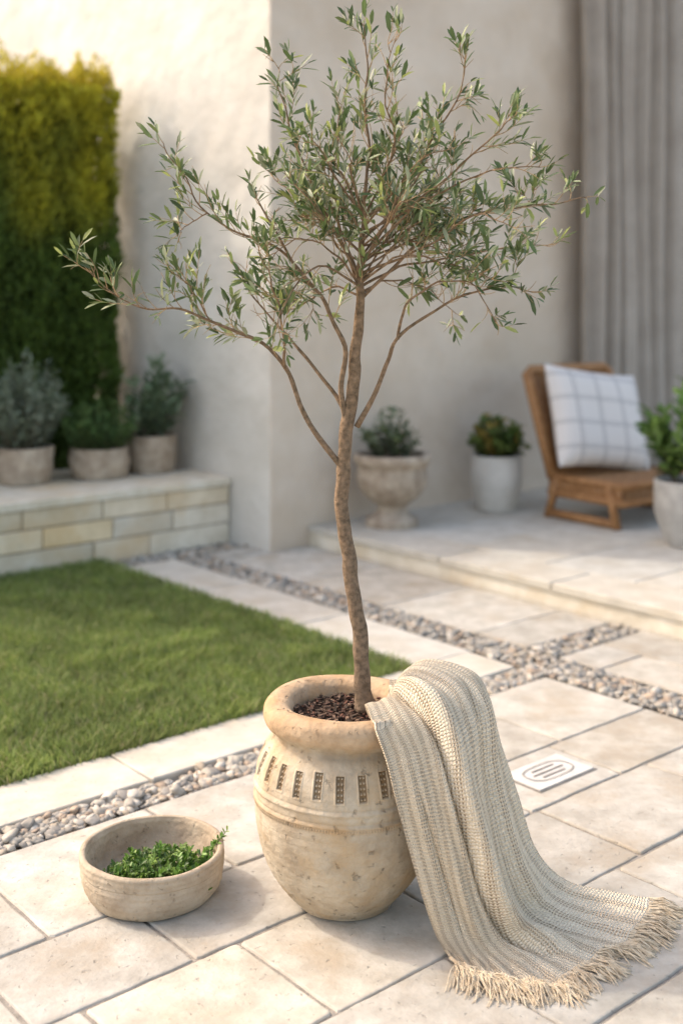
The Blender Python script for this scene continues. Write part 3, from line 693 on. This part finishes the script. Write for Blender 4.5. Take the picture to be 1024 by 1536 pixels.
LB=[([(513,702),(478,655),(450,605),(428,552),(400,515),(360,500),(318,480),(275,464),(225,462),(180,442),(142,405)],.0080,.0012,0,-.08,.38,1.5),
([(521,650),(512,580),(516,520),(495,470),(470,430),(440,395),(410,340),(388,300)],.0085,.0018,0,-.06,.45,1),
([(521,625),(490,575),(450,530),(430,505),(395,470),(360,420),(345,390)],.0060,.0012,0,.14,.5,1.1),
([(535,640),(565,585),(580,540),(595,508),(640,470),(690,445),(740,430),(790,438)],.0075,.0012,0,-.10,.6,1.1),
([(540,450),(590,400),(650,350),(720,320),(790,308),(845,302),(885,292)],.0050,.0012,0,.05,.3,1),
([(541,430),(600,400),(680,385),(760,370),(835,362)],.0042,.0012,0,.18,.3,1),
([(542,400),(580,330),(620,260),(660,190),(688,140),(690,95)],.0045,.0012,0,-.10,.2,1),
([(541,420),(500,340),(465,270),(435,190),(418,130),(415,95)],.0045,.0012,0,.06,.2,1),
([(470,430),(420,375),(360,350),(310,320),(280,270),(252,230),(240,210)],.0042,.0010,-.04,.02,.35,1),
([(545,330),(580,250),(605,190),(598,140)],.0036,.0012,0,.18,.2,1),
([(542,390),(620,310),(690,250),(735,210),(750,195)],.0040,.0012,0,-.20,.2,.9),
([(595,508),(605,460),(650,425),(700,430),(725,480)],.0040,.0010,-.04,-.20,.3,1),
([(541,440),(520,380),(500,300),(505,200),(515,120)],.0040,.0012,0,.16,.2,1),
([(545,350),(640,300),(730,260),(800,255)],.0038,.0012,0,-.08,.3,.8),
([(428,552),(425,480),(410,420),(390,365)],.0040,.0010,-.03,-.18,.25,1.1),
([(545,360),(600,300),(650,220),(640,150)],.0036,.0012,0,.22,.25,.9),
([(542,380),(480,320),(430,280),(395,245)],.0036,.0012,0,.2,.3,1),
([(318,480),(290,430),(268,410)],.0022,.0008,-.05,-.10,.1,1.2),
([(310,320),(275,340),(265,350)],.0018,.0008,0,.04,.1,1.2),
([(545,300),(590,230),(575,150),(588,75)],.0036,.001,0,-.15,.25,.9),
([(541,410),(640,370),(700,330),(745,350)],.0038,.001,0,-.26,.25,1),
([(541,430),(480,400),(440,440),(420,490)],.0036,.001,0,-.22,.35,1.1),
([(541,440),(580,420),(640,430),(690,470)],.0034,.001,0,.16,.25,1.2),
([(541,445),(500,430),(455,455),(425,470)],.0034,.001,0,.18,.25,1.2),
([(541,425),(600,385),(670,400),(720,420)],.0034,.001,0,-.20,.25,1.2),
([(541,425),(590,370),(640,330),(690,400)],.0034,.001,0,.05,.25,1.1),
([(541,430),(500,380),(450,360),(410,390)],.0034,.001,0,-.12,.25,1.2)]
for pts,r0,r1,d0,d1,st0,dn in LB:
    S,R_=limb(pts,r0,r1,d0,d1);big.append((list(S),list(R_)));spawn.append((S,st0,dn))
for q in range(18):
    a=random.uniform(0,6.28);e=random.uniform(-.25,1.0);r=random.uniform(.20,.31)
    p0=sk(543,random.uniform(320,440),0)
    ce=sk(578,300,0)
    p3=ce+np.array([math.cos(a)*math.cos(e)*r*1.0,math.sin(a)*math.cos(e)*r*1.05,math.sin(e)*r*.95-.04])
    mid=(p0*.55+p3*.45)+np.array([0,0,.02])+rng.normal(0,.02,3);mid2=p0*.2+p3*.8+rng.normal(0,.02,3)
    S=spline([p0,mid,mid2,p3],6);big.append((list(S),list(np.linspace(.0030,.001,len(S)))));spawn.append((S,.3,1.0))
LP=[];LD=[];LN=[];LL=[];LW=[];LC=[];tw=[]
def addleaf(p,d,ln):
    LP.append(p);LD.append(d);nn=rng.normal(0,.45,3)+np.array([-.25,-.25,1.0]);LN.append(nn);LL.append(ln);LW.append(ln*random.uniform(.20,.30))
    r=random.random()
    if r<.46:c=(.095,.145,.050)
    elif r<.72:c=(.17,.225,.08)
    elif r<.90:c=(.31,.345,.22)
    else:c=(.34,.39,.12)
    LC.append(np.array(c)*random.uniform(.7,1.25))
def unit(x): return x/(np.linalg.norm(x)+1e-9)
def twig(p,d,l,r,depth,leafy=1.0):
    n=7;pts=[p];dd=unit(d);bend=rng.normal(0,.10,3)+np.array([0,0,.07])
    for k in range(n-1):
        dd=unit(dd+bend+rng.normal(0,.06,3));pts.append(pts[-1]+dd*l/(n-1))
    tw.append((pts,list(np.linspace(r,r*.5,n))))
    A=np.array(pts);sp=random.uniform(.014,.021)
    m=int(l/sp);ph=random.uniform(0,6.28)
    for j in range(m):
        t=(j+1)/m
        if t<.3: continue
        if random.random()>leafy: continue
        x=t*(n-1);i0=min(n-2,int(x));q=A[i0]*(1-(x-i0))+A[i0+1]*(x-i0);tg=unit(A[i0+1]-A[i0])
        o1=unit(np.cross(tg,[math.cos(ph),math.sin(ph),.3]));ph+=1.57
        for sgn in (1,-1):
            if random.random()<.14: continue
            sz=random.uniform(.024,.054)*(1.05-.35*max(0,t-.8)/.2)
            addleaf(q,tg*random.uniform(.7,1.5)+o1*sgn*random.uniform(.5,.95)+rng.normal(0,.18,3)+np.array([0,0,.12]),sz)
    if leafy>.2: addleaf(A[-1],unit(A[-1]-A[-2])+rng.normal(0,.15,3),random.uniform(.03,.045))
    if depth>0:
        for k in range(random.choice([1,2,3])):
            i0=random.randint(1,n-3);tg=unit(A[i0+1]-A[i0]);q=rng.normal(0,1,3);q=unit(q-tg*q.dot(tg))
            twig(A[i0],tg*.8+q*.8+np.array([0,0,.15]),l*random.uniform(.45,.8),r*.75,depth-1,leafy if random.random()<.68 else .12)
for S,st0,dn in spawn:
    seg=np.r_[0,np.cumsum(np.linalg.norm(np.diff(S,axis=0),axis=1))];Lt=seg[-1];x=Lt*st0
    while x<Lt:
        t=x/Lt;q=np.array([np.interp(x,seg,S[:,k]) for k in range(3)]);q2=np.array([np.interp(min(Lt,x+.02),seg,S[:,k]) for k in range(3)]);tg=unit(q2-q) if x<Lt-.01 else unit(S[-1]-S[-2])
        rv=rng.normal(0,1,3);rv=unit(rv-tg*rv.dot(tg))
        l=random.uniform(.055,.14)*(1.1-.5*(t-st0)/(1-st0+1e-6))
        twig(q,tg*random.uniform(.6,1.1)+rv*.75+np.array([0,0,.24]),l,.0013,1 if random.random()<.6 else 0,.12 if random.random()<.24 else .92)
        x+=random.uniform(.020,.044)/dn
    twig(S[-1],unit(S[-1]-S[-3]),.045,.0011,0)
V,F=tubes(big,14);V=np.array(V)
for k_ in range(len(V)):
    p=V[k_];e=noise.noise(Vector((p[0]*150,p[1]*150,p[2]*30)))*.0012;V[k_,0]+=e;V[k_,1]+=e*.7
hh=np.clip((V[:,2]-.5)/1.2,0,1)[:,None];cb=np.array([1.0,.95,.88])*(1-hh)+np.array([1.35,1.18,.95])*hh
mesh('trunk_and_limbs',V,F,M_bark,tr,smooth=True,col=cb)
V,F=tubes(tw,5);mesh('twigs',V,F,M_bark,tr,smooth=True,col=np.tile([2.3,2.1,1.6],(len(V),1)))
leaves('olive_leaves',LP,LD,LN,LL,LW,LC,M_leaf,tr,curl=.10)

# ---------------- light
w_=bpy.data.worlds.new('World');scene.world=w_;w_.use_nodes=True;nt=w_.node_tree
sky=nt.nodes.new('ShaderNodeTexSky');sky.sky_type='NISHITA';sky.sun_disc=False;sky.dust_density=3.0
hd_=(.93,-.36);hl=math.hypot(*hd_);EL=math.radians(43)
d=Vector((hd_[0]/hl*math.cos(EL),hd_[1]/hl*math.cos(EL),-math.sin(EL)))
sky.sun_elevation=EL;sky.sun_rotation=math.atan2(-d.x,-d.y)
tn=nt.nodes.new('ShaderNodeVectorMath');tn.operation='MULTIPLY';tn.inputs[1].default_value=(3.60,3.12,2.62)
nt.links.new(sky.outputs[0],tn.inputs[0]);nt.links.new(tn.outputs[0],nt.nodes['Background'].inputs[0]);nt.nodes['Background'].inputs[1].default_value=.15
sl=bpy.data.lights.new('sun','SUN');sl.energy=2.25;sl.angle=math.radians(2.0);sl.color=(1,.94,.84)
so=bpy.data.objects.new('sun',sl);so.rotation_euler=d.to_track_quat('-Z','Y').to_euler();link(so)
cam=bpy.data.cameras.new('camera');co=bpy.data.objects.new('camera',cam);link(co)
co.location=(0,0,1.5);co.rotation_euler=(math.radians(90),0,0)
cam.sensor_width=36;cam.sensor_fit='AUTO';cam.lens=41.0;cam.shift_y=-318/1536
cam.clip_end=500;cam.dof.use_dof=True;cam.dof.focus_distance=2.85;cam.dof.aperture_fstop=1.6
scene.camera=co
scene.view_settings.view_transform='Standard';scene.view_settings.look='None';scene.view_settings.exposure=0
